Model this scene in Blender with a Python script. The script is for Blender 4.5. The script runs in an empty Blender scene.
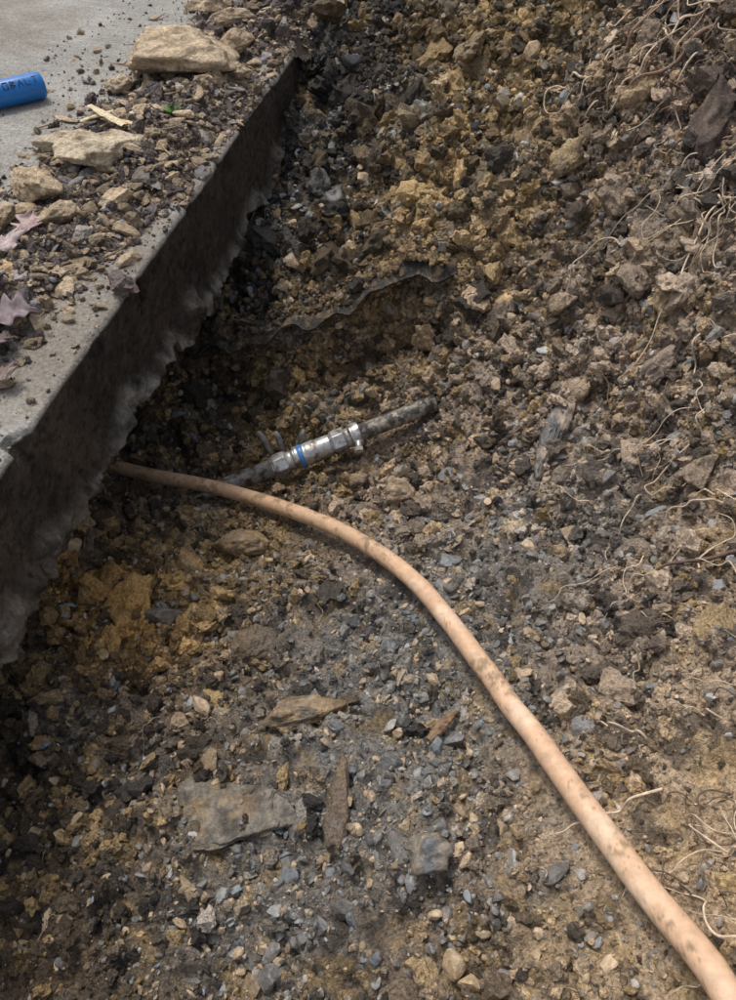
import bpy, math, numpy as np
from mathutils import Vector
rng=np.random.default_rng(7)
sc=bpy.context.scene

# ------------------------------------------------------------ noise
def _h(ix,iy,iz,seed):
    n=(ix.astype(np.int64)*374761393+iy.astype(np.int64)*668265263+iz.astype(np.int64)*2147483647+seed*1274126177)&0xffffffff
    n=((n^(n>>13))*1274126177)&0xffffffff
    n=((n^(n>>16))*2246822519)&0xffffffff
    n=n^(n>>15)
    return (n&0xffffff)/float(0xffffff)
def vnoise(x,y,z,seed=0):
    ix=np.floor(x);iy=np.floor(y);iz=np.floor(z)
    fx=x-ix;fy=y-iy;fz=z-iz
    u=fx*fx*fx*(fx*(fx*6-15)+10);v=fy*fy*fy*(fy*(fy*6-15)+10);w=fz*fz*fz*(fz*(fz*6-15)+10)
    r=0
    for a in (0,1):
        for b in (0,1):
            for c in (0,1):
                r=r+_h(ix+a,iy+b,iz+c,seed)*(u if a else 1-u)*(v if b else 1-v)*(w if c else 1-w)
    return r*2-1
def fbm(x,y,z,f,o=4,seed=0,g=.5):
    r=0;a=1;t=0
    for i in range(o):
        r=r+a*vnoise(x*f+i*7.3,y*f-i*3.1,z*f+i*5.7,seed+i*11);t+=a;a*=g;f*=2.07
    return r/t
def worley(x,y,z,f,seed=0):
    x=x*f;y=y*f;z=z*f
    ix=np.floor(x);iy=np.floor(y);iz=np.floor(z)
    best=np.full(x.shape,9.);idv=np.zeros(x.shape)
    for a in (-1,0,1):
        for b in (-1,0,1):
            for c in (-1,0,1):
                cx=ix+a;cy=iy+b;cz=iz+c
                d=np.sqrt((cx+_h(cx,cy,cz,seed)-x)**2+(cy+_h(cx,cy,cz,seed+1)-y)**2+(cz+_h(cx,cy,cz,seed+2)-z)**2)
                m=d<best
                idv=np.where(m,_h(cx,cy,cz,seed+3),idv);best=np.minimum(best,d)
    return best,idv
def sstep(a,b,x):
    t=np.clip((x-a)/(b-a),0,1);return t*t*(3-2*t)

# ------------------------------------------------------------ layout
PIPE=np.array([(-.40,.845,-.375),(-.331,.813,-.360),(-.2536,.780,-.342),(-.1728,.7426,-.328),(-.0944,.6868,-.297),(-.0236,.6269,-.2685),
 (.039,.5506,-.235),(.0715,.496,-.215),(.1038,.4252,-.19),(.1304,.3545,-.164),(.1611,.2738,-.1275),(.1832,.2019,-.09),
 (.2012,.1441,-.06),(.221,.0897,-.0275),(.246,.01,.004),(.28,-.10,.03),(.33,-.3,.04)])
GA=np.array((-.205,.796,-.358));GB=np.array((.095,.883,-.276))
CTRL=[(x,y,z-.024) for x,y,z in PIPE[1:15]]+[
 (-.205,.80,-.392),(-.06,.85,-.35),(.095,.893,-.292),
 (-.171,.28,-.26),(-.314,.412,-.306),(-.338,.11,-.297),(-.40,.30,-.30),(-.349,.537,-.27),(-.27,.48,-.315),
 (-.36,.937,-.38),(-.28,.977,-.365),(-.11,.925,-.32),(-.278,1.03,-.33),(-.06,1.01,-.26),(.125,1.0,-.185),
 (-.2,1.17,-.20),(-.03,1.3,-.105),(.127,1.142,-.085),(.218,1.47,.087),(.33,1.048,-.033),(.348,1.277,.08),(.49,1.19,.176),
 (.446,.889,.056),(.42,.666,-.066),(.31,.777,-.168),(.185,.761,-.248),(.271,.546,-.192),(.352,.41,-.086),(.272,.203,-.037),
 (.235,.1,-.017),(.16,.05,-.09),(0,.1,-.2),(.069,.2,-.155),(-.02,.385,-.25),(-.153,.557,-.315),(-.146,.105,-.25),
 (-.13,1.42,-.075),(-.10,1.55,-.01),(-.05,1.7,.05),(.05,1.5,.0),(.3,1.9,.2),(-.1,2.1,.1),(.9,1.5,.34),(.8,.8,.2),(.7,.3,.1),(.6,-.2,.03),(0,-.3,-.18),(-.35,-.3,-.27),
 (-.5,.9,-.4),(-.5,.5,-.33),(-.45,1.2,-.32),(-.5,0,-.3),(-.4,1.7,-.1)]
CTRL=np.array(CTRL)
def _tps():
    P=CTRL[:,:2];n=len(P)
    d=np.linalg.norm(P[:,None]-P[None],axis=2)
    K=np.where(d>0,d*d*np.log(d+1e-12),0)+np.eye(n)*2e-4
    A=np.zeros((n+3,n+3));A[:n,:n]=K;A[:n,n]=1;A[:n,n+1:]=P;A[n,:n]=1;A[n+1:,:n]=P.T
    return np.linalg.solve(A,np.r_[CTRL[:,2],0,0,0])
TW=_tps()
def edge_x(y): return -.348+.2213*(y-.50)
def edge_d(x,y): return (x-edge_x(y))*.9764
def ledge_y(x): return 1.022+.010*np.sin(x*15+.5)+.006*np.sin(x*41)+.005*np.sin(x*97+1)
def H0(x,y):
    xc=np.clip(x,-.7,1.1);yc=np.clip(y,-.4,2.2)
    z=TW[-3]+TW[-2]*xc+TW[-1]*yc
    for i,(px,py) in enumerate(CTRL[:,:2]):
        r2=(xc-px)**2+(yc-py)**2+1e-12
        z=z+TW[i]*r2*.5*np.log(r2)
    yl=ledge_y(xc)
    m=sstep(-.36,-.26,xc)*(1-sstep(.09,.16,xc))
    z=z+m*(.056*sstep(-.004,.012,yc-yl)-.048*np.exp(-((yc-yl+.030)/.032)**2))*np.exp(-np.maximum(yc-yl,0)/.12)
    d=edge_d(x,y)
    w=-.035-.11*np.exp(-((y-.90)/.13)**2)+.015*np.sin(y*31)
    z=z+( -.135-z)*sstep(0,.075,w-d)
    return z
def pdist(x,y,P=PIPE[:,:2]):
    best=np.full(np.shape(x),9.)
    for a,b in zip(P[:-1],P[1:]):
        ab=b-a;t=np.clip(((x-a[0])*ab[0]+(y-a[1])*ab[1])/(ab@ab),0,1)
        best=np.minimum(best,np.hypot(x-a[0]-t*ab[0],y-a[1]-t*ab[1]))
    return best
GP=np.array([GA[:2]-(GB-GA)[:2]*.3,GB[:2]])
def ground(x,y):
    e=.004
    z=H0(x,y);zx=(H0(x+e,y)-H0(x-e,y))/(2*e);zy=(H0(x,y+e)-H0(x,y-e))/(2*e)
    N=np.stack([-zx,-zy,np.ones_like(z)],-1);N/=np.linalg.norm(N,axis=-1,keepdims=True)
    wx=x+.012*vnoise(x*40,y*40,z*40,91);wy=y+.012*vnoise(x*40,y*40,z*40,92);wz=z+.012*vnoise(x*40,y*40,z*40,93)
    w1,i1=worley(wx,wy,wz,24,5)
    w2,i2=worley(wx,wy,wz,58,15)
    w3,i3=worley(x,y,z,120,25)
    D=.026*fbm(x,y,z,9,4,3)+.022*(.5-w1)+.013*(i1-.5)+.012*(.5-w2)+.008*(i2-.5)+.004*(.5-w3)+.003*fbm(x,y,z,110,2,8)
    wall=sstep(.03,-.02,edge_d(x,y))
    D=D*(1+.5*wall)
    near=np.minimum(pdist(x,y),pdist(x,y,GP))
    k=sstep(.008,.05,near)
    D=D*(.25+.75*k)-.003*(1-k)
    far=sstep(1.5,3,np.hypot(x,y-.8));D=D*(1-.7*far)
    return np.stack([x,y,z],-1)+N*D[...,None],N,D

# ------------------------------------------------------------ colour zones (dry/wet soil types)
C=dict(ochre=(.55,.375,.165),dark=(.036,.033,.031),brown=(.26,.185,.115),tan=(.66,.49,.32),gb=(.47,.365,.275),grey=(.27,.26,.24),dbr=(.115,.083,.054),rust=(.60,.35,.115),hum=(.13,.09,.075))
ZON=[(.12,1.2,.16,'ochre',1.5),(.2,1.42,.15,'ochre',1.3),(.0,1.08,.1,'brown',1.2),(-.1,1.3,.12,'dark',4.5),(-.05,1.5,.12,'dark',4.5),(-.14,1.15,.09,'dark',3.),(-.25,1.0,.1,'dbr',2),(.02,1.4,.07,'dbr',2),
 (.38,.95,.2,'gb',1.4),(.45,.6,.18,'gb',1.6),(.46,1.04,.06,'hum',4),(.47,1.27,.08,'hum',3.),(.33,1.2,.1,'tan',1),(-.12,.93,.09,'ochre',.9),(-.3,.93,.08,'brown',1.2),(.0,.96,.06,'brown',1.),
 (-.30,.52,.075,'rust',2.8),(-.22,.62,.07,'ochre',1.6),(-.36,.3,.12,'dbr',2.),(-.3,.1,.15,'dbr',1.0),(-.2,.4,.1,'brown',1.6),(.02,.45,.14,'grey',1.7),(-.05,.25,.14,'grey',1.2),
 (.1,.65,.12,'gb',1.2),(.2,.6,.1,'grey',1.4),(.26,.22,.1,'tan',2.4),(.32,.36,.1,'gb',1.6),(.18,.1,.08,'tan',1.2),(.05,.1,.12,'brown',1.),(.1,.8,.08,'gb',1.4),(.25,.85,.1,'gb',1.4),
 (-.38,.45,.05,'dark',1.5),(-.33,.65,.06,'dark',1.2),(-.1,.6,.08,'brown',1.3)]
def soilcol(x,y,z):
    wx=x+.05*fbm(x,y,z,8,3,41);wy=y+.05*fbm(x,y,z,8,3,43)
    s=np.full(x.shape,.25);c=np.array(C['brown'])*s[...,None]
    for zx,zy,r,k,w in ZON:
        g=w*np.exp(-((wx-zx)**2+(wy-zy)**2)/(r*r)); s=s+g; c=c+np.array(C[k])*g[...,None]
    c=c/s[...,None]
    n1=fbm(x,y,z,28,5,51,.68);n2=fbm(x,y,z,34,4,61,.62);n3=fbm(x,y,z,13,3,71)
    dk=sstep(.01,.20,n1)[...,None];oc=sstep(.08,.35,n2)[...,None];gr=sstep(.10,.38,n3)[...,None]
    c=c*(1-.70*dk)+np.array(C['dark'])*.70*dk
    c=c*(1-.42*oc)+np.array(C['ochre'])*.42*oc
    c=c*(1-.35*gr)+np.array(C['grey'])*.35*gr
    return c
def lim(c,mx=.66):
    m=c.max(axis=-1,keepdims=True);return c*np.minimum(1,mx/np.maximum(m,1e-6))

# ------------------------------------------------------------ mesh helpers
def make_mesh(name,V,F,col=None,smooth=True,mat=None,parent=None):
    me=bpy.data.meshes.new(name)
    V=np.asarray(V,dtype=np.float32);F=np.asarray(F,dtype=np.int32);k=F.shape[1]
    me.vertices.add(len(V));me.vertices.foreach_set('co',V.ravel())
    me.loops.add(F.size);me.loops.foreach_set('vertex_index',F.ravel())
    me.polygons.add(len(F));me.polygons.foreach_set('loop_start',np.arange(0,F.size,k,dtype=np.int32))
    me.update(calc_edges=True)
    if col is not None:
        a=me.attributes.new('Col','FLOAT_COLOR','POINT')
        cc=np.ones((len(V),4),dtype=np.float32);cc[:,:3]=col;a.data.foreach_set('color',cc.ravel())
    me.polygons.foreach_set('use_smooth',np.full(len(F),smooth))
    if mat: me.materials.append(mat)
    o=bpy.data.objects.new(name,me);sc.collection.objects.link(o)
    if parent: o.parent=parent
    return o
def gridfaces(nu,nv,off=0,wrap=False):
    i=np.arange(nu-1)[:,None];j=np.arange(nv if wrap else nv-1)[None]
    j2=(j+1)%nv
    return np.stack([(i*nv+j).ravel(),((i+1)*nv+j).ravel(),((i+1)*nv+j2).ravel(),(i*nv+j2).ravel()],1)+off

# ------------------------------------------------------------ materials
def mat(name,rough=(.5,.95),bump=.5,scale=260,attr=True,base=(.2,.2,.2),var=.45,metal=0,spec=.5,bdist=.002,scale2=None,col2=None,col2amt=(.5,.65)):
    m=bpy.data.materials.new(name);m.use_nodes=True;nt=m.node_tree;N=nt.nodes;L=nt.links
    b=N['Principled BSDF'];tc=N.new('ShaderNodeTexCoord')
    def noise(s,d=3,r=.6):
        n=N.new('ShaderNodeTexNoise');n.inputs['Scale'].default_value=s;n.inputs['Detail'].default_value=d;n.inputs['Roughness'].default_value=r
        L.new(tc.outputs['Object'],n.inputs['Vector']);return n
    if attr:
        a=N.new('ShaderNodeAttribute');a.attribute_name='Col';src=a.outputs['Color']
    else:
        a=N.new('ShaderNodeRGB');a.outputs[0].default_value=(*base,1);src=a.outputs[0]
    if col2:
        n=noise(scale2 or scale*.2);r=N.new('ShaderNodeMapRange');r.inputs[1].default_value=col2amt[0];r.inputs[2].default_value=col2amt[1]
        L.new(n.outputs['Fac'],r.inputs[0]);mx=N.new('ShaderNodeMix');mx.data_type='RGBA'
        L.new(r.outputs[0],mx.inputs[0]);L.new(src,mx.inputs[6]);mx.inputs[7].default_value=(*col2,1);src=mx.outputs[2]
    n=noise(scale);r=N.new('ShaderNodeMapRange');r.inputs[1].default_value=.3;r.inputs[2].default_value=.7
    r.inputs[3].default_value=1-var;r.inputs[4].default_value=1+var;L.new(n.outputs['Fac'],r.inputs[0])
    vm=N.new('ShaderNodeVectorMath');vm.operation='SCALE';L.new(src,vm.inputs[0]);L.new(r.outputs[0],vm.inputs['Scale'])
    L.new(vm.outputs[0],b.inputs['Base Color'])
    r2=N.new('ShaderNodeMapRange');r2.inputs[1].default_value=.35;r2.inputs[2].default_value=.65
    n2=noise(scale*.35,1)
    r2.inputs[3].default_value=rough[0];r2.inputs[4].default_value=rough[1];L.new(n2.outputs['Fac'],r2.inputs[0]);L.new(r2.outputs[0],b.inputs['Roughness'])
    n3=noise(scale*1.6,3,.7);bp=N.new('ShaderNodeBump');bp.inputs['Strength'].default_value=bump;bp.inputs['Distance'].default_value=bdist
    L.new(n3.outputs['Fac'],bp.inputs['Height']);L.new(bp.outputs[0],b.inputs['Normal'])
    b.inputs['Metallic'].default_value=metal;b.inputs['Specular IOR Level'].default_value=spec
    return m
M_soil=mat('soil',(.3,.8),1.,260,var=.6,bdist=.006,spec=.4)
M_clod=mat('clod_soil',(.3,.8),1.,330,var=.5,bdist=.004,spec=.4)
M_stone=mat('wet_stone',(.2,.55),.6,200,var=.35,bdist=.002)
M_conc=mat('concrete',(.55,.95),.9,220,var=.35,bdist=.0025,spec=.3)
M_rock=mat('sandstone',(.6,.95),1.,150,var=.35,bdist=.005,col2=(.22,.15,.09),scale2=30,col2amt=(.5,.7),spec=.3)

# ------------------------------------------------------------ terrain
def axis(a,b,step,outs):
    core=np.arange(a,b,step);l=[];p=a;s=step
    while p>outs[0]: s*=1.35;p-=s;l.append(p)
    r=[];p=core[-1];s=step
    while p<outs[1]: s*=1.35;p+=s;r.append(p)
    return np.r_[l[::-1],core,r]
xs=axis(-.50,.60,.0028,(-40,40));ys=axis(.0,1.75,.0028,(-40,40))
X,Y=np.meshgrid(xs,ys,indexing='ij')
P,N_,D=ground(X.ravel(),Y.ravel())
col=soilcol(P[:,0],P[:,1],P[:,2])
ter=make_mesh('ground',P,gridfaces(len(xs),len(ys)),col,True,M_soil)

# ------------------------------------------------------------ rock templates
import bmesh
def ico(sub):
    bm=bmesh.new();bmesh.ops.create_icosphere(bm,subdivisions=sub,radius=1)
    V=np.array([v.co[:] for v in bm.verts]);F=np.array([[v.index for v in f.verts] for f in bm.faces]);bm.free();return V,F
ICO={k:ico(k) for k in (1,2,3,4,5)}
def stone_t(sub,seed,nplanes=14,rough=.04):
    r=np.random.default_rng(seed);V,F=ICO[sub];n=r.normal(size=(nplanes,3));n/=np.linalg.norm(n,axis=1)[:,None]
    h=r.uniform(.5,.95,nplanes);dt=V@n.T
    R=np.min(np.where(dt>.05,h/np.maximum(dt,.05),9),axis=1);R=np.minimum(R,1.25)
    W=V*R[:,None];W*=(1+rough*fbm(V[:,0]+seed,V[:,1],V[:,2],2.5,3,seed))[:,None]
    return W,F
def clod_t(sub,seed):
    W,F=stone_t(sub,seed,11,.0);V=ICO[sub][0]
    R=1+.6*fbm(V[:,0]+seed*3.1,V[:,1],V[:,2],1.6,4,seed,.7)
    w,_=worley(V[:,0]+seed*3.1,V[:,1],V[:,2],2.4,seed);R=R+.45*(.5-w)
    return W*R[:,None]*1.1,F
def frames(N,r,jit):
    n=len(N);A=N+jit*r.normal(size=(n,3));A/=np.linalg.norm(A,axis=1)[:,None]
    t=r.normal(size=(n,3));t-=A*(t*A).sum(1)[:,None];t/=np.linalg.norm(t,axis=1)[:,None]
    return np.stack([t,np.cross(A,t),A],2)
def scatter(temps,P,R,S,col,r):
    tid=r.integers(0,len(temps),len(P));Vs=[];Fs=[];Cs=[];off=0
    for k,(V,F) in enumerate(temps):
        m=np.where(tid==k)[0]
        if len(m)==0: continue
        W=np.einsum('nij,nvj->nvi',R[m],V[None]*S[m][:,None,:])+P[m][:,None,:]
        nv=len(V);Vs.append(W.reshape(-1,3));Fs.append((F[None]+(np.arange(len(m))*nv)[:,None,None]).reshape(-1,3)+off)
        Cs.append(np.repeat(col[m],nv,0));off+=len(m)*nv
    return np.concatenate(Vs),np.concatenate(Fs),np.concatenate(Cs)
def build(name,parts,mat,smooth):
    off=0;V=[];F=[];Cc=[]
    for v,f,c in parts: V.append(v);F.append(f+off);Cc.append(c);off+=len(v)
    return make_mesh(name,np.concatenate(V),np.concatenate(F),np.concatenate(Cc),smooth,mat)
def sample(n,r,box=(-.47,.58,.0,1.75)):
    x=r.uniform(box[0],box[1],n);y=r.uniform(box[2],box[3],n)
    P,N,D=ground(x,y)
    keep=(r.random(n)<np.clip(.55/np.maximum(N[:,2],.3),0,1))&(edge_d(x,y)>-.16)
    return P[keep],N[keep]
def stoneprob(P):
    x,y=P[:,0],P[:,1]
    g=.18+.58*np.exp(-((x-.04)**2/.035+(y-.38)**2/.09))+.35*np.exp(-((x+.08)**2+(y-.15)**2)/.03)+.25*np.exp(-((x-.2)**2+(y-.6)**2)/.02)+.2*np.exp(-((x+.05)**2+(y-1.25)**2)/.02)
    return g
clodsP=[];stonesP=[]
tc1=[clod_t(1,s) for s in range(1,9)];tc2=[clod_t(2,s) for s in range(1,13)];tc3=[clod_t(3,s) for s in range(11,25)]
ts1=[stone_t(1,s,7) for s in range(1,9)];ts2=[stone_t(2,s,9) for s in range(31,41)];ts3=[stone_t(3,s) for s in range(41,57)]
for n,s0,s1,tcs,tss,clear in ((100000,.0014,.0030,tc1,ts1,.0),(50000,.0028,.0060,tc2,ts2,.012),(10500,.0058,.0105,tc3,ts3,.021),(1500,.010,.019,tc3,ts3,.030)):
    P,N=sample(n,rng)
    d=np.minimum(pdist(P[:,0],P[:,1]),pdist(P[:,0],P[:,1],GP))
    k=d>clear;P=P[k];N=N[k]
    dn=fbm(P[:,0],P[:,1],P[:,2],14,3,77);k=rng.random(len(P))<np.clip(.8+1.2*dn,.2,1);P=P[k];N=N[k]
    s=s0+(s1-s0)*rng.random(len(P))**1.8
    s=s*np.clip(.75+.45*(P[:,1]),.7,1.3)
    isS=rng.random(len(P))<stoneprob(P)*(.6 if s0>.009 else 1)
    for fl in (False,True):
        m=isS==fl;p=P[m];nn=N[m];ss=s[m];q=len(p)
        if fl:
            S=ss[:,None]*np.stack([rng.uniform(.9,1.5,q),rng.uniform(.7,1.1,q),rng.uniform(.35,.8,q)],1)
            base=np.array([.170,.172,.170])[None]*np.exp(rng.normal(-.1,.55,q))[:,None]
            w=rng.random(q)[:,None];base=np.where(w<.30,np.array([.50,.37,.235])*rng.uniform(.5,1.25,q)[:,None],base)
            base=np.where((w>.30)&(w<.38),np.array([.16,.195,.225])*rng.uniform(.6,1.4,q)[:,None],base)
            base=lim(base*.75+.25*soilcol(p[:,0],p[:,1],p[:,2]),.6)
            R=frames(nn,rng,.5)
            stonesP.append(scatter(tss,p+nn*(S[:,2]*rng.uniform(-.4,.55,q))[:,None],R,S,base,rng))
        else:
            S=ss[:,None]*rng.uniform(.65,1.35,(q,3))
            base=soilcol(p[:,0],p[:,1],p[:,2])*np.exp(rng.normal(.02,.44,q))[:,None]
            w=rng.random(q)[:,None];dz=((p[:,0]+.08)**2+(p[:,1]-1.38)**2)[:,None]<.03
            base=np.where((w<.12)&~dz,base*.5+.5*np.array(C['ochre'])*1.1,base)
            w=rng.random(q)[:,None];base=np.where(w<.19,base*.25+.75*np.array(C['dark']),base)
            R=frames(nn,rng,1.)
            clodsP.append(scatter(tcs,p+nn*(ss*rng.uniform(-.4,.45,q))[:,None],R,S,lim(base),rng))
# crumbs on top of the membrane ledge
q=450;lx=rng.uniform(-.36,.12,q);ly=ledge_y(lx)+rng.uniform(.004,.03,q);lz=H0(lx,ledge_y(lx)+.014)+.007
s=rng.uniform(.0015,.006,q);clodsP.append(scatter(tc2,np.stack([lx,ly,lz],1),frames(np.tile([0,0,1.],(q,1)),rng,1.),s[:,None]*rng.uniform(.7,1.3,(q,3)),lim(soilcol(lx,ly,lz)*rng.uniform(.5,1.2,q)[:,None]),rng))
# clods packed into the steep little face below it
q=4200;lx=rng.uniform(-.36,.15,q);t_=rng.random(q);ya=ledge_y(lx)-.010;yb=ledge_y(lx)+.014
pa,na,_=ground(lx,ya);pb,nb,_=ground(lx,yb);pp=pa*(1-t_)[:,None]+pb*t_[:,None]-np.array([0,.004,0])
s=.0016+.006*rng.random(q)**2.2;clodsP.append(scatter(tc2,pp,frames(na,rng,1.),s[:,None]*rng.uniform(.7,1.3,(q,3)),lim(soilcol(pp[:,0],pp[:,1]-.03*rng.random(q),pp[:,2])*np.exp(rng.normal(0,.4,q))[:,None]),rng))
build('soil_clods',clodsP,M_clod,False)
build('gravel',stonesP,M_stone,False)

# ------------------------------------------------------------ individual rocks
def rock(name,x,y,size,rz,colr,seed,z=None,tilt=(0,0),mt=None,planes=16,rough=.10,sink=.3,sub=5):
    V,F=stone_t(sub,seed,planes,rough);U=V.copy();V=V*np.array(size)[None]
    ms=(size[0]*size[1]*size[2])**(1/3)
    nz=.16*fbm(U[:,0],U[:,1],U[:,2],3,5,seed,.6)+.12*(.5-worley(U[:,0],U[:,1],U[:,2],2.5,seed)[0])
    V=V+ (V/np.linalg.norm(V,axis=1)[:,None])*(ms*nz)[:,None]
    cz,sz=math.cos(rz),math.sin(rz)
    Rz=np.array([[cz,-sz,0],[sz,cz,0],[0,0,1]])
    a,b=tilt;Rx=np.array([[1,0,0],[0,math.cos(a),-math.sin(a)],[0,math.sin(a),math.cos(a)]]);Ry=np.array([[math.cos(b),0,math.sin(b)],[0,1,0],[-math.sin(b),0,math.cos(b)]])
    R=Ry@Rx@Rz
    if z is None:
        p,n,_=ground(np.array([x]),np.array([y]));c=p[0]+n[0]*size[2]*(1-2*sink)
        A=n[0];t=np.cross([0,1,0],A);t/=np.linalg.norm(t);B=np.stack([t,np.cross(A,t),A],1);R=B@R
    else: c=np.array([x,y,z+size[2]*(1-2*sink)])
    W=V@R.T+c
    n=fbm(W[:,0],W[:,1],W[:,2],45,4,seed,.6);cc=np.array(colr)[None]*(1+.6*n)[:,None]
    if z is None:
        k=sstep(-.25,.2,fbm(W[:,0],W[:,1],W[:,2],60,3,seed+5))[:,None]*.8;cc=cc*(1-k)+k*soilcol(W[:,0],W[:,1],W[:,2])
    return make_mesh(name,W,F,lim(cc,.7),True,mt or M_rock)
for i,(x,y,s,rz,c,t,mt) in enumerate([
 (-.077,.377,(.046,.028,.018),.1,(.46,.33,.20),(0.1,0),M_rock),
 (-.137,.262,(.062,.056,.011),.5,(.26,.23,.185),(0,.05),M_rock),
 (.053,.199,(.024,.020,.012),.3,(.16,.165,.165),(0,0),M_stone),
 (-.021,.245,(.013,.052,.014),.1,(.24,.18,.13),(0,.3),M_clod),
 (.259,.748,(.015,.062,.012),-.45,(.06,.058,.058),(0.2,.5),M_stone),
 (.361,.77,(.036,.020,.015),.1,(.38,.30,.24),(0,0),M_rock),
 (.284,.81,(.028,.018,.014),.5,(.50,.38,.24),(0,0),M_rock),
 (.445,1.035,(.060,.045,.034),.5,(.12,.085,.07),(0,0),M_clod),
 (.47,.985,(.045,.035,.028),1.5,(.12,.085,.07),(0,0),M_clod),
 (.402,1.22,(.036,.018,.014),.2,(.56,.41,.24),(0,0),M_rock),
 (-.179,.659,(.040,.026,.020),.2,(.30,.22,.14),(0,0),M_rock),
 (-.14,.477,(.034,.028,.022),.8,(.18,.13,.08),(0,0),M_clod),
 (.045,.741,(.036,.026,.020),1.8,(.44,.33,.21),(0,0),M_rock),
 (-.02,.79,(.022,.018,.014),.8,(.36,.27,.18),(0,0),M_clod),
 (-.10,.70,(.022,.016,.014),.8,(.2,.15,.1),(0,0),M_clod),
 (-.30,.535,(.036,.03,.03),.8,(.58,.35,.12),(0,0),M_clod),
 (-.335,.585,(.03,.03,.03),.2,(.46,.27,.10),(0,0),M_clod),
 (-.24,.60,(.026,.02,.02),.9,(.56,.37,.15),(0,0),M_clod),
 (.28,.93,(.028,.02,.014),.2,(.46,.36,.26),(0,0),M_rock),
 (.20,.98,(.022,.016,.012),.9,(.54,.38,.2),(0,0),M_rock),
 (.33,.66,(.025,.018,.012),.9,(.44,.34,.24),(0,0),M_rock),
 (.10,.57,(.018,.014,.010),.9,(.20,.21,.22),(0,0),M_stone),
 (.02,.46,(.020,.014,.010),2.2,(.17,.175,.18),(0,0),M_stone),
 (-.26,.28,(.03,.012,.010),1.,(.14,.10,.08),(0,0),M_clod),
 (.36,.88,(.03,.022,.02),1.,(.42,.32,.24),(0,0),M_clod),
 (.30,1.12,(.03,.022,.02),.4,(.54,.40,.22),(0,0),M_clod),
 (.40,.83,(.034,.022,.018),.4,(.44,.34,.26),(0,0),M_rock),
 (.35,1.02,(.032,.026,.022),1.4,(.42,.32,.22),(0,0),M_clod),
 (.38,.60,(.03,.02,.016),.7,(.46,.36,.26),(0,0),M_clod),
 (-.06,1.22,(.028,.022,.018),.4,(.08,.075,.07),(0,0),M_stone),
 (-.02,1.38,(.026,.02,.018),1.4,(.07,.06,.055),(0,0),M_clod),
 (.02,1.17,(.02,.014,.012),2.,(.10,.10,.10),(0,0),M_stone),
]):
    rock('buried_rock',x,y,s,rz,c,100+i,tilt=t,mt=mt,sub=4 if max(s)<.03 else 5,sink=.42)

# ------------------------------------------------------------ concrete slab
ss=np.r_[np.arange(-3,-.7,.1),np.arange(-.7,1.35,.003),np.arange(1.36,5,.15)]
E0=np.array([-.348,.50]);T=np.array([.2160,.9764]);Q=np.array([.9764,-.2160])
prof=[(-2.2,0),(-1.5,0),(-1.0,0)]+[(-.8+.02*i,0) for i in range(38)]+[(-.05+.004*i,0) for i in range(11)]
prof+=[(-.005,-.0006),(-.002,-.002),(-.0006,-.005)]
nf=50;H=.15
prof+=[(0,-.008-(H-.008)*i/nf) for i in range(nf+1)]
prof+=[(-.006*i,-H) for i in range(1,26)]+[(-.5,-H),(-2.2,-H)]
prof=np.array(prof);S_,I_=np.meshgrid(ss,np.arange(len(prof)),indexing='ij')
d=prof[I_,0].copy();z=prof[I_,1].copy()
onface=(z<-.006)&(z>-H-1e-6)&(d>-.001)
dp=-z/H;Z0=S_*0
bite,bid=worley(S_,Z0,Z0,11,209)
zb=-H+.004+.036*fbm(S_,Z0,Z0,6,5,201,.7)+.030*(bid-.45)*sstep(.55,.35,bite)+.010*np.abs(fbm(S_,Z0,Z0,40,3,205))
zs=np.where(dp>0,z*(-zb/H),z)
lipw=sstep(.72,.98,dp+.30*fbm(S_,z,Z0,9,4,221,.6))
out=lipw*(.004+.020*(.5+.5*fbm(S_,zs,Z0,12,4,211,.6)))*onface
rough=lipw*(.008*fbm(S_,zs,d,60,4,231,.65)+.010*(.5-worley(S_,zs,d,45,233)[0])+.006*(.5-worley(S_,zs,d,110,235)[0]))
wav=.0025*fbm(S_,zs,d*0,9,3,241)+.0010*fbm(S_,zs,d*0,90,4,243,.65)
pit=np.zeros_like(d);r2=np.random.default_rng(5)
for k in range(900):
    s0=r2.uniform(-.6,1.3);z0=-r2.uniform(.010,.12);rr=r2.uniform(.0015,.0036) if k>60 else r2.uniform(.0036,.0065)
    i0,i1=np.searchsorted(ss,[s0-rr*2,s0+rr*2])
    sl=slice(i0,i1+1);q=((S_[sl]-s0)**2+(zs[sl]-z0)**2*r2.uniform(.7,1.6))/rr**2
    pit[sl]-=np.where(q<1,rr*.9*(1-q),0)
ck=.318+.008*vnoise(zs*60,zs*0,zs*0,9)-.25*(zs+.03)*.3
crack=-.014*np.exp(-((S_-ck)/.0032)**2)*(dp<.42)*(dp>0)
d2=d+onface*(out+rough*(1)+wav+pit*(1-lipw)+crack)
top=(dp<=0)|(z>-.006)
chips=-np.maximum(0,fbm(S_,S_*0,S_*0,26,4,251)-.12)*.026
nearE=sstep(-.02,0,d)*sstep(.25,0,dp)
d2=d2+chips*nearE;zs=zs+top*(.0006*fbm(S_,d,d*0,60,3,261)+.002*fbm(S_,d,d*0,5,3,263))+chips*.4*nearE*top
lowr=(dp>.98)&(~onface)
zs=zs+np.where(lowr,.012*fbm(S_,d,d*0,18,4,271),0)
WX=E0[0]+S_*T[0]+d2*Q[0];WY=E0[1]+S_*T[1]+d2*Q[1]
V=np.stack([WX,WY,zs],-1).reshape(-1,3)
n=fbm(S_,zs,d,12,4,281);n2=fbm(S_,zs,d,40,4,283,.6);n3=fbm(S_*1.0,zs*.35,d,22,4,287,.6);n4=fbm(S_,zs,d,130,3,289)
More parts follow.
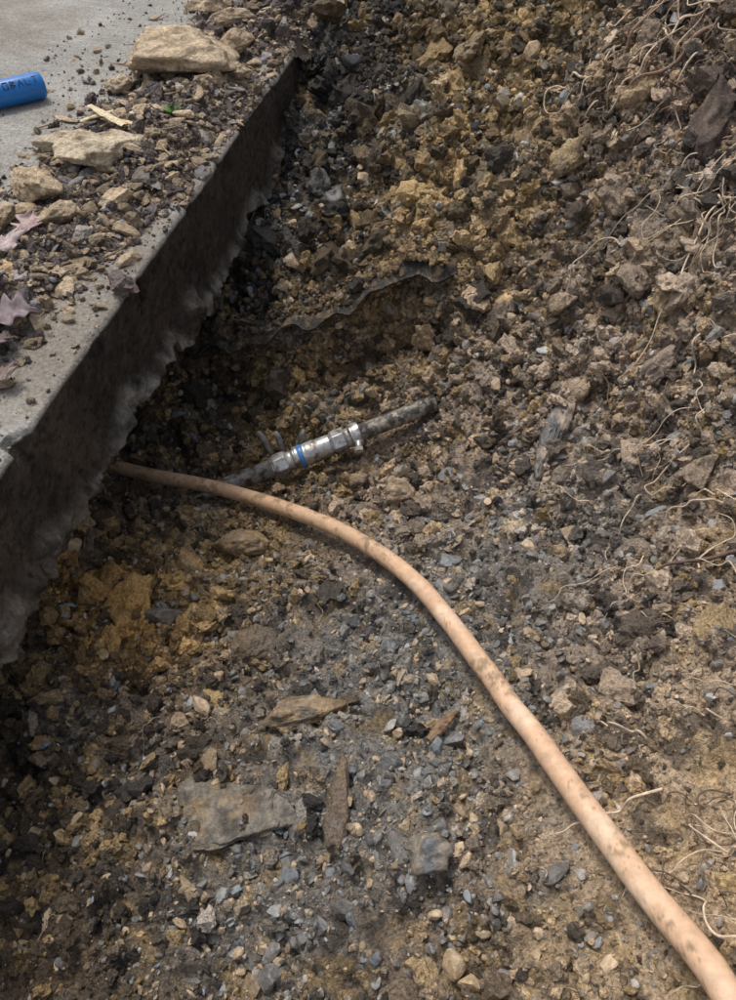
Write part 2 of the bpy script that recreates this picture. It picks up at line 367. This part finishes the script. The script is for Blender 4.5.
ctop=np.array([.34,.325,.295])*(1+.2*n)[...,None]*(1+.2*n4)[...,None]
stain=sstep(-.1,.35,fbm(S_,d,d*0,6,5,285,.6)+.35*sstep(-.25,-.02,d))[...,None]
ctop=ctop*(1-.55*stain)+np.array([.21,.17,.125])*.55*stain
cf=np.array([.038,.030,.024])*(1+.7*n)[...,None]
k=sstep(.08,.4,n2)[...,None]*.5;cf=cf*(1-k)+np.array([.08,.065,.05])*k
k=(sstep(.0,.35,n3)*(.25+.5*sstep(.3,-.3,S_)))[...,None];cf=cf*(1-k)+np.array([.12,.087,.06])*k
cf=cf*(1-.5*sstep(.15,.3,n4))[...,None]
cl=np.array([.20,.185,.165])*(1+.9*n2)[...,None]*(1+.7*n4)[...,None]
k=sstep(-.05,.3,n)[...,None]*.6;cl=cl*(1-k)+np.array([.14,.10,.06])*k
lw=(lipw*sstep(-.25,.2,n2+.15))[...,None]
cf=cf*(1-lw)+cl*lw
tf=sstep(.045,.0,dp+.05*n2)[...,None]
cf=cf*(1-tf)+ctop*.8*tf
ckc=(np.exp(-((S_-ck)/.004)**2)*(dp<.42))[...,None];cf=cf*(1-.7*ckc)
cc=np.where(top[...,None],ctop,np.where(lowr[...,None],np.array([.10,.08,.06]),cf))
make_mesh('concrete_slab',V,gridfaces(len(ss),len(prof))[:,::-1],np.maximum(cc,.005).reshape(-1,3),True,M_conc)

# ------------------------------------------------------------ loose soil and debris on the slab
def heap(s,d):
    a=.020*np.exp(-((s-.38)/.22)**2-((d+.11+.03*np.sin(s*9))/.055)**2)
    a+=.022*np.exp(-((s-.05)/.18)**2-((d+.16)/.07)**2)
    a+=.026*np.exp(-((s-.74)/.12)**2-((d+.08)/.05)**2)
    a+=.10*np.exp(-((s-1.28)/.17)**2-((d-.0)/.12)**2)
    a+=.014*np.exp(-((s-.62)/.2)**2-((d+.16)/.09)**2)
    a+=.013*np.exp(-((s-.98)/.2)**2-((d+.13)/.09)**2)
    return a*(1+.6*fbm(s,d,s*0,9,3,333))
hs=np.arange(-.5,1.6,.0035);hd=np.arange(-.45,.10,.0035)
HS,HD=np.meshgrid(hs,hd,indexing='ij')
def heapz(s,d):
    x=E0[0]+s*T[0]+d*Q[0];y=E0[1]+s*T[1]+d*Q[1]
    w,i_=worley(x,y,x*0,45,301)
    h=heap(s,d)
    zz=h*(1+.5*fbm(x,y,x*0,20,4,303))-.007+(.008*(.5-w)+.004*i_+.005*fbm(x,y,x*0,60,3,305))*np.clip(h/.01,0,1.5)
    zz=np.where(d>-.004,zz-(d+.004)*1.2*(1-.6*sstep(1.0,1.2,s)),zz)
    return x,y,zz
hx,hy,hz=heapz(HS,HD)
hn=fbm(hx,hy,hx*0,18,4,311)
hc=np.array([.105,.085,.078])*(1+.5*hn)[...,None]
tn=sstep(-.2,.3,fbm(hx,hy,hx*0,14,4,313)+.25*sstep(.6,.9,HS))[...,None]*(1-.8*sstep(1.0,1.15,HS)*sstep(-.12,-.04,HD))[...,None]
hc=hc*(1-.65*tn)+np.array([.36,.28,.20])*.65*tn
HF=gridfaces(len(hs),len(hd))[:,::-1]
dmax=.10*sstep(.98,1.16,HS)-.004+.004*(HS>1.1)
okv=((HD<=dmax)&((hz>-.004)|(HD>0))).reshape(-1)
HF=HF[okv[HF].any(1)&((HD<=dmax+.004).reshape(-1)[HF].all(1))]
make_mesh('loose_soil',np.stack([hx,hy,hz],-1).reshape(-1,3),HF,hc.reshape(-1,3),True,M_soil)
parts=[];partsS=[]
for nn_,s0,s1,tcs,tss in ((26000,.0010,.003,tc1,ts1),(7000,.003,.006,tc2,ts2),(1600,.006,.014,tc3,ts3)):
    s=rng.uniform(-.35,1.4,nn_);dd=-rng.random(nn_)**1.2*.42-.004
    fwd=(s>1.05)&(rng.random(nn_)<.45);dd=np.where(fwd,rng.uniform(-.05,.09,nn_),dd)
    h=heap(s,dd);k=rng.random(nn_)<np.clip(h/.012,.09 if s1<.004 else .04,1);s=s[k];dd=dd[k]
    x,y,zz=heapz(s,dd);zz=np.where(dd<0,np.maximum(zz,0),zz);q=len(s)
    sz=s0+(s1-s0)*rng.random(q)**1.7
    P=np.stack([x,y,zz],1);N=np.tile([0,0,1.],(q,1));isS=rng.random(q)<(.42+.4*(s0>.005))*(1-.85*((s>1.08)&(dd>-.08)))
    for fl in (0,1):
        m=isS==bool(fl);p=P[m];z1=sz[m];qq=len(p)
        if fl:
            S=z1[:,None]*np.stack([rng.uniform(1,1.8,qq),rng.uniform(.7,1.1,qq),rng.uniform(.25,.6,qq)],1)
            cl=np.array([.60,.46,.31])*rng.uniform(.4,1.1,qq)[:,None];w=rng.random(qq)[:,None];cl=np.where(w<.25,np.array([.28,.26,.25])*rng.uniform(.4,1.5,qq)[:,None],cl)
            partsS.append(scatter(tss,p+np.array([0,0,1])*(S[:,2]*.5)[:,None],frames(N[m],rng,.3),S,cl,rng))
        else:
            S=z1[:,None]*rng.uniform(.7,1.2,(qq,3));cl=np.array([.13,.10,.092])*np.exp(rng.normal(0,.5,qq))[:,None]
            w=rng.random(qq)[:,None];cl=np.where((w<.38)&(s[m]<1.12)[:,None],np.array([.42,.32,.21])*rng.uniform(.5,1.2,qq)[:,None],cl)
            parts.append(scatter(tcs,p+np.array([0,0,1])*(z1*.3)[:,None],frames(N[m],rng,1.),S,cl,rng))
build('loose_soil_crumbs',parts,M_clod,False)
build('loose_gravel',partsS,M_rock,False)
for i,(x,y,s,rz,c,z) in enumerate([
 (-.300,1.385,(.118,.080,.040),-.12,(.60,.47,.32),.004),
 (-.372,1.075,(.084,.042,.024),.25,(.64,.53,.38),.010),
 (-.448,1.00,(.044,.034,.022),-.6,(.58,.45,.30),.002),
 (-.325,1.20,(.042,.028,.016),.3,(.54,.43,.30),.006),
 (-.446,1.13,(.046,.028,.015),.2,(.54,.45,.33),.0),
 (-.225,1.45,(.036,.030,.024),.9,(.48,.36,.24),.01),
 (-.27,1.27,(.032,.022,.013),.2,(.56,.44,.29),.012),
 (-.40,1.33,(.032,.024,.014),.9,(.52,.41,.28),0),
 (-.355,1.52,(.048,.03,.016),.3,(.52,.42,.30),0),
 (-.25,1.58,(.046,.03,.018),.3,(.54,.42,.29),.01),
 (-.30,1.66,(.048,.03,.018),.3,(.52,.40,.27),.01),
 (-.330,.955,(.028,.02,.014),1.1,(.52,.40,.27),.01),
 (-.395,.93,(.032,.017,.012),.6,(.58,.45,.30),.006),
 (-.43,.80,(.024,.017,.010),.6,(.58,.41,.24),.006),
 (-.355,.88,(.017,.012,.009),.6,(.36,.32,.28),.010),
 (-.425,.72,(.016,.012,.009),.6,(.54,.38,.22),.004),
 (-.31,1.12,(.02,.016,.011),.6,(.44,.34,.22),.018),
 (-.21,1.35,(.022,.018,.014),.6,(.44,.34,.22),.012),
 (-.24,1.32,(.026,.018,.012),1.6,(.54,.42,.28),.012),
 (-.47,.93,(.03,.018,.012),1.2,(.54,.42,.28),.002),
]):
    rock('sandstone_rock',x,y,s,rz,c,200+i,z=z,tilt=(0,0),sink=.12,planes=18,rough=.08)

# ------------------------------------------------------------ tubes
def catmull(P,n):
    P=np.asarray(P,float);Q_=np.vstack([2*P[0]-P[1],P,2*P[-1]-P[-2]]);o=[]
    for i in range(1,len(Q_)-2):
        for t in np.arange(n)/n:
            a,b,c,d=Q_[i-1:i+3];o.append(.5*((2*b)+(-a+c)*t+(2*a-5*b+4*c-d)*t*t+(-a+3*b-3*c+d)*t**3))
    o.append(P[-1]);return np.array(o)
def tube(P,r,n=12,caps=True):
    P=np.asarray(P,float);m=len(P);r=np.broadcast_to(r,(m,));t=np.gradient(P,axis=0);t/=np.linalg.norm(t,axis=1)[:,None]+1e-12
    u=np.cross(t[0],[.31,.2,.93]);u/=np.linalg.norm(u);U=[]
    for i in range(m):
        u=u-t[i]*(u@t[i]);u/=np.linalg.norm(u);U.append(u)
    U=np.array(U);W=np.cross(t,U);a=np.arange(n)*2*math.pi/n
    V=(P[:,None]+r[:,None,None]*(np.cos(a)[None,:,None]*U[:,None]+np.sin(a)[None,:,None]*W[:,None])).reshape(-1,3)
    F=gridfaces(m,n,0,True)
    if caps:
        V=np.vstack([V,P[0],P[-1]]);c0=m*n;j=np.arange(n);j2=(j+1)%n
        F=np.vstack([F,np.stack([j,j2,np.full(n,c0),np.full(n,c0)],1)[:, :4],np.stack([(m-1)*n+j2,(m-1)*n+j,np.full(n,c0+1),np.full(n,c0+1)],1)])
    return V,F
def poly_obj(name,V,F,mat,smooth=True,parent=None,col=None,bevel=0):
    me=bpy.data.meshes.new(name)
    me.from_pydata([tuple(v) for v in V],[],[tuple(dict.fromkeys(int(i) for i in f)) for f in F])
    me.polygons.foreach_set('use_smooth',np.full(len(me.polygons),smooth))
    if col is not None:
        a=me.attributes.new('Col','FLOAT_COLOR','POINT');cc=np.ones((len(V),4),dtype=np.float32);cc[:,:3]=col;a.data.foreach_set('color',cc.ravel())
    me.materials.append(mat);o=bpy.data.objects.new(name,me);sc.collection.objects.link(o)
    if parent:o.parent=parent
    if bevel:
        b=o.modifiers.new('b','BEVEL');b.width=bevel;b.segments=2;b.limit_method='ANGLE';b.angle_limit=.6
    return o
# copper pipe
M_cop=mat('dirty_copper',(.35,.75),.6,110,var=.16,bdist=.001)
PP=PIPE.copy();PP[:,2]-=.001
pc=catmull(PP,30)
pc[:,0]+=.0012*vnoise(pc[:,1]*30,pc[:,1]*0,pc[:,1]*0,7)
V,F=tube(pc,.0108,40)
n1=fbm(V[:,0],V[:,1],V[:,2],22,4,401);n2=fbm(V[:,0],V[:,1],V[:,2],150,5,403,.7);n3=fbm(V[:,0],V[:,1],V[:,2],45,4,407,.65)
cc=np.array([.72,.47,.30])*np.ones((len(V),1))
dep=sstep(-.14,-.33,V[:,2])
k=sstep(.0,.4,n1+.5*n3)[:,None]*.45;cc=cc*(1-k)+np.array([.54,.38,.245])*k
k=(dep*.3)[:,None];cc=cc*(1-k)+np.array([.46,.30,.165])*k
k=(sstep(.20,.36,n2*.6+n3*.5+.12*dep)*.75)[:,None];cc=cc*(1-k)+np.array([.27,.18,.10])*k
k=(sstep(.15,.5,-n1)*.5)[:,None];cc=cc*(1-k)+np.array([.80,.62,.46])*k
V=V+0.0005*n2[:,None]*np.array([0,0,1])
poly_obj('copper_pipe',V,F,M_cop,True,None,cc)

# steel pipe with union fitting
M_steel=mat('steel_pipe',(.3,.6),.6,160,attr=False,base=(.50,.50,.50),var=.3,metal=.4,col2=(.16,.12,.08),col2amt=(.5,.64),scale2=60,bdist=.0015)
M_brass=mat('plated_fitting',(.28,.55),.5,160,attr=False,base=(.52,.52,.51),var=.25,metal=.65,col2=(.20,.16,.12),col2amt=(.5,.64),scale2=70,bdist=.001)
M_blk=mat('blackened_pipe',(.3,.7),.9,150,attr=False,base=(.08,.075,.07),var=.4,metal=.2,col2=(.34,.30,.24),col2amt=(.46,.58),scale2=70,bdist=.002)
M_blue=mat('blue_band',(.35,.5),.1,150,attr=False,base=(.06,.22,.52),var=.1)
root=bpy.data.objects.new('water_pipe_with_union_fitting',None);sc.collection.objects.link(root)
ax=GB-GA;Lg=np.linalg.norm(ax);ax/=Lg
def seg(name,a,b,prof,mt,n=28,smooth=True,bev=0):
    m=len(prof);Pp=np.array([GA+ax*(a+(b-a)*t)*Lg for t,_ in prof]);rr=np.array([r for _,r in prof])
    u=np.cross(ax,[0,0,1]);u/=np.linalg.norm(u);w=np.cross(u,ax);an=np.arange(n)*2*math.pi/n+.3
    V=(Pp[:,None]+rr[:,None,None]*(np.cos(an)[None,:,None]*u+np.sin(an)[None,:,None]*w)).reshape(-1,3)
    F=gridfaces(m,n,0,True).tolist();F.append(list(range(n))[::-1]);F.append([(m-1)*n+i for i in range(n)])
    return poly_obj(name,V,F,mt,smooth,root,None,bev)
seg('pipe_buried_end',-.45,.22,[(0,.0142),(1,.0142)],M_steel)
seg('hex_nut_a',.20,.275,[(0,.0165),(.12,.019),(.88,.019),(1,.0165)],M_brass,6,False,.0012)
seg('collar_a',.275,.315,[(0,.0150),(1,.0150)],M_brass)
seg('ring_a',.312,.335,[(0,.0175),(.2,.0185),(.8,.0185),(1,.0175)],M_brass)
seg('blue_ring',.335,.357,[(0,.0178),(.2,.0186),(.8,.0186),(1,.0178)],M_blue)
seg('union_body',.357,.50,[(0,.0170),(.1,.0182),(.45,.0182),(.5,.0168),(.92,.0168),(1,.0155)],M_brass)
seg('hex_nut_b',.50,.57,[(0,.0170),(.12,.0195),(.88,.0195),(1,.0170)],M_brass,6,False,.0012)
seg('collar_b',.57,.60,[(0,.0150),(1,.0150)],M_brass)
seg('clamp_ring',.60,.645,[(0,.0180),(.15,.0192),(.85,.0192),(1,.0180)],M_brass)
seg('pipe_far_end',.64,1.03,[(0,.0132),(.3,.0130),(.7,.0133),(1,.0130)],M_blk)
c=GA+ax*.622*Lg+np.array([.004,-.019,.004])
V,F=tube([c,c+np.array([.002,-.012,-.004])],.005,10);poly_obj('clamp_bolt',V,F,M_brass,False,root)
V,F=tube([c+np.array([0,-.010,-.003]),c+np.array([.001,-.016,-.005])],.0075,6);poly_obj('clamp_bolt_head',V,F,M_brass,False,root)
M_ear=mat('dull_metal',(.35,.6),.8,150,attr=False,base=(.22,.21,.20),var=.4,metal=.3,bdist=.002)
for i,(fa,ln,le) in enumerate(((.20,.038,-.35),(.25,.032,-.2),(.33,.026,.2))):
    c=GA+ax*fa*Lg+np.array([0,.016,.004])
    V,F=tube([c,c+np.array([le*ln,.25*ln,.8*ln]),c+np.array([le*ln*1.6,.3*ln,1.2*ln])],np.array([.004,.0058,.003]),8);poly_obj('ear_%d'%i,V,F,M_ear,True,root)

# ------------------------------------------------------------ torn membrane in the bank
M_mem=mat('membrane',(.45,.85),1.,160,attr=False,base=(.036,.030,.024),var=.5,col2=(.15,.105,.06),col2amt=(.5,.62),scale2=45,bdist=.004)
mx=np.linspace(-.36,.135,320);rows=10
def memb():
    yl=ledge_y(mx)
    z0=H0(mx,yl+.014)+.006
    z0=np.convolve(np.r_[np.full(10,z0[0]),z0,np.full(10,z0[-1])],np.ones(21)/21,'valid')
    V=[];e=(.004+.018*np.clip(.5+.9*fbm(mx,mx*0,mx*0,22,5,503,.72),0,1.3))*sstep(.135,.09,mx)
    for j in range(rows):
        t=j/(rows-1)
        y=yl+.025-(.026+e)*t
        V.append(np.stack([mx,y,z0+.004*fbm(mx,y,mx*0,40,4,501,.6)-.010*t*t*(1+1.4*fbm(mx,mx*0,mx*0,12,4,505))],1))
    V=np.array(V);W=V.copy();W[:,:,2]-=.0035
    n_=len(mx);F=gridfaces(rows,n_);A=V.reshape(-1,3);B=W.reshape(-1,3);o=len(A)
    G=F[:,::-1]+o;j=np.arange(n_-1);e=(rows-1)*n_
    E=np.stack([e+j,e+j+1,o+e+j+1,o+e+j],1)
    return np.vstack([A,B]),np.vstack([F,G,E])
V,F=memb();poly_obj('torn_membrane',V,F,M_mem,True)

# ------------------------------------------------------------ roots
M_root=mat('root_bark',(.6,.9),.4,200,attr=True,var=.3)
off=0;RV=[];RF=[];RC=[]
def addroot(pts,r0,r1,c):
    global off
    p=catmull(pts,6);V,F=tube(p,np.linspace(r0,r1,len(p)),6,False);RV.append(V);RF.append(F+off);off+=len(V);RC.append(np.tile(c,(len(V),1)))
def wander(x,y,ang,L,r,c,lift=.006,k=8,curl=.5):
    xs_=[x];ys_=[y];a=ang
    for i in range(k): a+=rng.normal(0,curl);xs_.append(xs_[-1]+L/k*math.cos(a));ys_.append(ys_[-1]+L/k*math.sin(a))
    p,n,_=ground(np.array(xs_),np.array(ys_));l=lift*(.4+rng.random(len(p)))
    p=p+n*(l*np.r_[0,np.ones(len(p)-1)])[:,None];addroot(p,r,r*.35,c)
LT=(.68,.54,.39);DK=(.18,.12,.085)
for cx,cy,n,sp,L,r in ((.28,.20,16,.035,.08,.0011),(.26,.13,10,.03,.05,.0010),(.45,.92,26,.04,.15,.0015),(.46,1.14,26,.05,.14,.0016),(.43,1.25,24,.04,.12,.0018),(.41,.66,12,.06,.11,.0011),(.35,.42,10,.06,.08,.0010),(.36,.55,8,.08,.10,.0009),(.32,.30,10,.05,.07,.0010)):
    for i in range(n):
        wander(cx+rng.normal(0,sp),cy+rng.normal(0,sp),rng.uniform(2.4,4.4),L*rng.uniform(.5,1.2),r*rng.uniform(.5,1.3),np.array(LT if rng.random()<.65 else DK)*rng.uniform(.7,1.1),.012)
for i in range(70):
    wander(rng.uniform(-.35,.45),rng.uniform(.05,1.4),rng.uniform(0,6.28),rng.uniform(.02,.06),rng.uniform(.0004,.0007),np.array(LT)*rng.uniform(.5,1.),.005)
wander(.42,.45,2.9,.14,.0030,np.array((.14,.09,.07)),.012,8,.15)
wander(.47,1.16,3.6,.16,.0035,np.array((.24,.15,.10)),.014,8,.2)
wander(.49,1.27,3.3,.14,.0038,np.array((.34,.22,.14)),.018,8,.25)
wander(.50,1.30,3.7,.13,.0032,np.array((.36,.24,.16)),.018,8,.25)
make_mesh('roots',np.vstack(RV),np.vstack(RF),np.vstack(RC),True,M_root)

# twigs + chips
M_wood=mat('dead_wood',(.6,.9),.5,160,attr=True,var=.3)
RV=[];RF=[];RC=[];off=0
for i in range(80):
    s=rng.uniform(-.1,1.1);d_=-rng.uniform(.03,.30);x=E0[0]+s*T[0]+d_*Q[0];y=E0[1]+s*T[1]+d_*Q[1]
    zz=max(0,float(heapz(np.array([s]),np.array([d_]))[2][0]))+.003
    a=rng.uniform(0,6.28);L=rng.uniform(.01,.045);v=np.array([math.cos(a),math.sin(a),rng.normal(0,.15)])*L
    p0=np.array([x,y,zz]);addroot([p0,p0+v*.5+rng.normal(0,.002,3)*[1,1,.3],p0+v],rng.uniform(.0006,.002),.0005,np.array((.48,.36,.24))*rng.uniform(.35,1.3))
make_mesh('twigs',np.vstack(RV),np.vstack(RF),np.vstack(RC),True,M_wood)
def chip(name,a,b,w,h,c,seed):
    a=np.array(a);b=np.array(b);t=b-a;L=np.linalg.norm(t);t/=L;s=np.cross([0,0,1],t);s/=np.linalg.norm(s);u=np.cross(t,s)
    n=14;V=[];r=np.random.default_rng(seed)
    for i in range(n):
        f=i/(n-1);ww=w*(.35+.65*math.sin(math.pi*min(max(f,.08),.93))**.6)*(1+.15*r.normal());hh=h*(.5+.5*math.sin(math.pi*f))
        for k in range(8):
            an=k*math.pi/4;V.append(a+t*L*f+s*ww*.5*math.cos(an)+u*hh*.5*math.sin(an)*(1+.2*r.normal()))
    F=gridfaces(n,8,0,True);return poly_obj(name,np.array(V),F,M_wood,False,None,np.tile(c,(len(V),1)))
chip('wood_chip',(-.43,1.245,.014),(-.345,1.12,.040),.014,.005,(.66,.54,.34),1)
chip('wood_chip',(-.40,1.20,.014),(-.335,1.135,.036),.012,.005,(.56,.42,.24),2)
chip('wood_chip',(-.435,1.20,.010),(-.385,1.215,.019),.010,.004,(.60,.50,.32),3)
p,_,_=ground(np.array([.058,.086]),np.array([.32,.352]));chip('wood_chip',p[0]+[0,0,.008],p[1]+[0,0,.010],.012,.007,(.22,.14,.08),4)

# dead leaves
M_leaf=mat('dead_leaf',(.5,.8),.3,90,attr=True,var=.3,bdist=.001)
def leaf(x,y,z,L,rot,c,seed):
    r=np.random.default_rng(seed);n=21;m=9;V=[]
    for i in range(n):
        f=i/(n-1);w=L*.40*math.sin(math.pi*f**.8)**.8*(1+.38*math.cos(f*6*math.pi))
        for j in range(m):
            g=(j/(m-1)-.5)*2;px=(f-.5)*L;py=g*w;pz=.30*abs(g)*w+.12*L*math.sin(f*3+seed)+.05*L*math.sin(g*4+f*7+seed)
            V.append((px+.15*abs(py),py,pz))
    V=np.array(V);c_,s_=math.cos(rot),math.sin(rot);V=np.stack([V[:,0]*c_-V[:,1]*s_+x,V[:,0]*s_+V[:,1]*c_+y,V[:,2]-V[:,2].min()+z],1)
    cc=np.array(c)*(1+.3*r.normal(size=(len(V),1))*.5);o=poly_obj('dead_leaf',V,gridfaces(n,m),M_leaf,True,None,cc)
    so=o.modifiers.new('s','SOLIDIFY');so.thickness=.0006
for i,(x,y,L,rt,c) in enumerate(((-.392,.715,.055,.4,(.20,.15,.16)),(-.442,.855,.055,2.1,(.44,.35,.34)),(-.40,.67,.045,1.2,(.14,.10,.09)),(-.425,.665,.04,.2,(.36,.18,.08)),
   (-.43,.905,.04,1.5,(.40,.29,.27)),(-.30,1.46,.03,1.,(.3,.19,.1)),(-.41,.78,.035,2.6,(.34,.29,.28)),(-.375,.62,.03,2.,(.18,.13,.11)))):
    leaf(x,y,.010,L,rt,c,i)
M_gr=mat('sprout_green',(.4,.6),.1,90,attr=False,base=(.10,.28,.04),var=.2)
V=[];F=[]
for i in range(9):
    a=i*.7;b=np.array([-.292,1.20,.018]);o=len(V);dr=np.array([math.cos(a),math.sin(a),1.1]);sd=np.array([-math.sin(a),math.cos(a),0])*.003
    V+=[b-sd*.4,b+sd*.4,b+dr*.008+sd,b+dr*.008-sd,b+dr*.014*np.array([1.2,1.2,.9])];F+=[(o,o+1,o+2,o+3),(o+3,o+2,o+4)]
me=bpy.data.meshes.new('green_sprout');me.from_pydata([tuple(v) for v in V],[],F);me.materials.append(M_gr);o=bpy.data.objects.new('green_sprout',me);sc.collection.objects.link(o)

# ------------------------------------------------------------ blue tool handle
hr=bpy.data.objects.new('screwdriver',None);sc.collection.objects.link(hr)
M_hb=mat('blue_plastic',(.25,.4),.08,200,attr=False,base=(.012,.17,.52),var=.08,col2=(.09,.12,.16),col2amt=(.6,.75),scale2=60)
M_bk=mat('black_plastic',(.4,.6),.1,200,attr=False,base=(.02,.02,.022),var=.1)
M_sh=mat('steel_shaft',(.2,.35),.1,200,attr=False,base=(.5,.5,.5),var=.1,metal=1)
e=np.array([-.515,1.305,.0205]);dv=np.array([-.84,-.54,0]);dv/=np.linalg.norm(dv)
def hseg(name,prof,mt,n=32):
    Pp=np.array([e+dv*a for a,_ in prof]);V,F=tube(Pp,np.array([r for _,r in prof]),n);return poly_obj(name,V,F,mt,True,hr)
hseg('handle',[(-.0005,.010),(0,.0145),(.001,.0165),(.003,.018),(.006,.0192),(.010,.0198),(.05,.0195),(.09,.019),(.10,.018),(.108,.0165)],M_hb)
hseg('end_cap',[(-.0012,.0001),(-.0012,.0090),(-.0004,.0102)],M_hb)
hseg('collar',[(.106,.0170),(.112,.0175),(.125,.014),(.135,.010),(.138,.006)],M_bk)
hseg('shaft',[(.13,.0035),(.25,.0035),(.255,.003)],M_sh)
def stroke(a0,h0,a1,h1):
    def pt(a,h):
        th=h/.0196;up=np.array([0,0,1.]);sd=np.cross(dv,up)
        sd=sd if sd[1]<0 else -sd
        return e+dv*a+(.0197)*(math.cos(th)*(.75*up+.66*sd)+math.sin(th)*(.66*up-.75*sd))
    pts=[pt(a0+(a1-a0)*t,h0+(h1-h0)*t) for t in np.linspace(0,1,4)]
    return tube(pts,.0007,6)
V_=[];F_=[];o_=0
letters={'T':[(0,1,1,1),(.5,0,.5,1)],'L':[(0,0,0,1),(0,0,1,0)],'A':[(0,0,.5,1),(.5,1,1,0),(.25,.5,.75,.5)],'B':[(0,0,0,1),(0,1,.9,.8),(.9,.8,0,.5),(0,.5,1,.25),(1,.25,0,0)],'O':[(0,0,0,1),(0,1,1,1),(1,1,1,0),(1,0,0,0)]}
a=.010
for ch in 'TLABO':
    for x0,y0,x1,y1 in letters[ch]:
        v,f=stroke(a+(1-x0)*.007,(y0-.5)*.010,a+(1-x1)*.007,(y1-.5)*.010);V_.append(v);F_.append(f+o_);o_+=len(v)
    a+=.0115
poly_obj('lettering',np.vstack(V_),np.vstack(F_),M_bk,True,hr)

# ------------------------------------------------------------ light
w=bpy.data.worlds.new('World');sc.world=w;w.use_nodes=True;nt=w.node_tree
bg=nt.nodes['Background'];sky=nt.nodes.new('ShaderNodeTexSky');sky.sky_type='NISHITA';sky.sun_disc=False
EL=math.radians(62);AZ=math.radians(-35)
sky.sun_elevation=EL;sky.sun_rotation=AZ;sky.dust_density=4;sky.ozone_density=.6
hs_=nt.nodes.new('ShaderNodeHueSaturation');hs_.inputs['Saturation'].default_value=.45
nt.links.new(sky.outputs[0],hs_.inputs['Color']);nt.links.new(hs_.outputs[0],bg.inputs['Color']);bg.inputs['Strength'].default_value=.15
sl=bpy.data.lights.new('sun','SUN');sl.energy=1.5;sl.angle=math.radians(10);sl.color=(1,.96,.9)
so=bpy.data.objects.new('sun',sl);sc.collection.objects.link(so)
dirv=Vector((math.sin(AZ)*math.cos(EL),math.cos(AZ)*math.cos(EL),math.sin(EL)))
so.rotation_euler=dirv.to_track_quat('Z','Y').to_euler();so.location=(0,0,5)
sc.view_settings.view_transform='Standard';sc.view_settings.look='None';sc.view_settings.exposure=0

cd=bpy.data.cameras.new('camera');cam=bpy.data.objects.new('camera',cd);sc.collection.objects.link(cam)
cam.location=(0,0,.55);cam.rotation_euler=(math.radians(40),0,0)
cd.sensor_fit='VERTICAL';cd.sensor_height=24;cd.lens=12/math.tan(math.radians(32.5));cd.clip_start=.02;cd.clip_end=200
sc.camera=cam
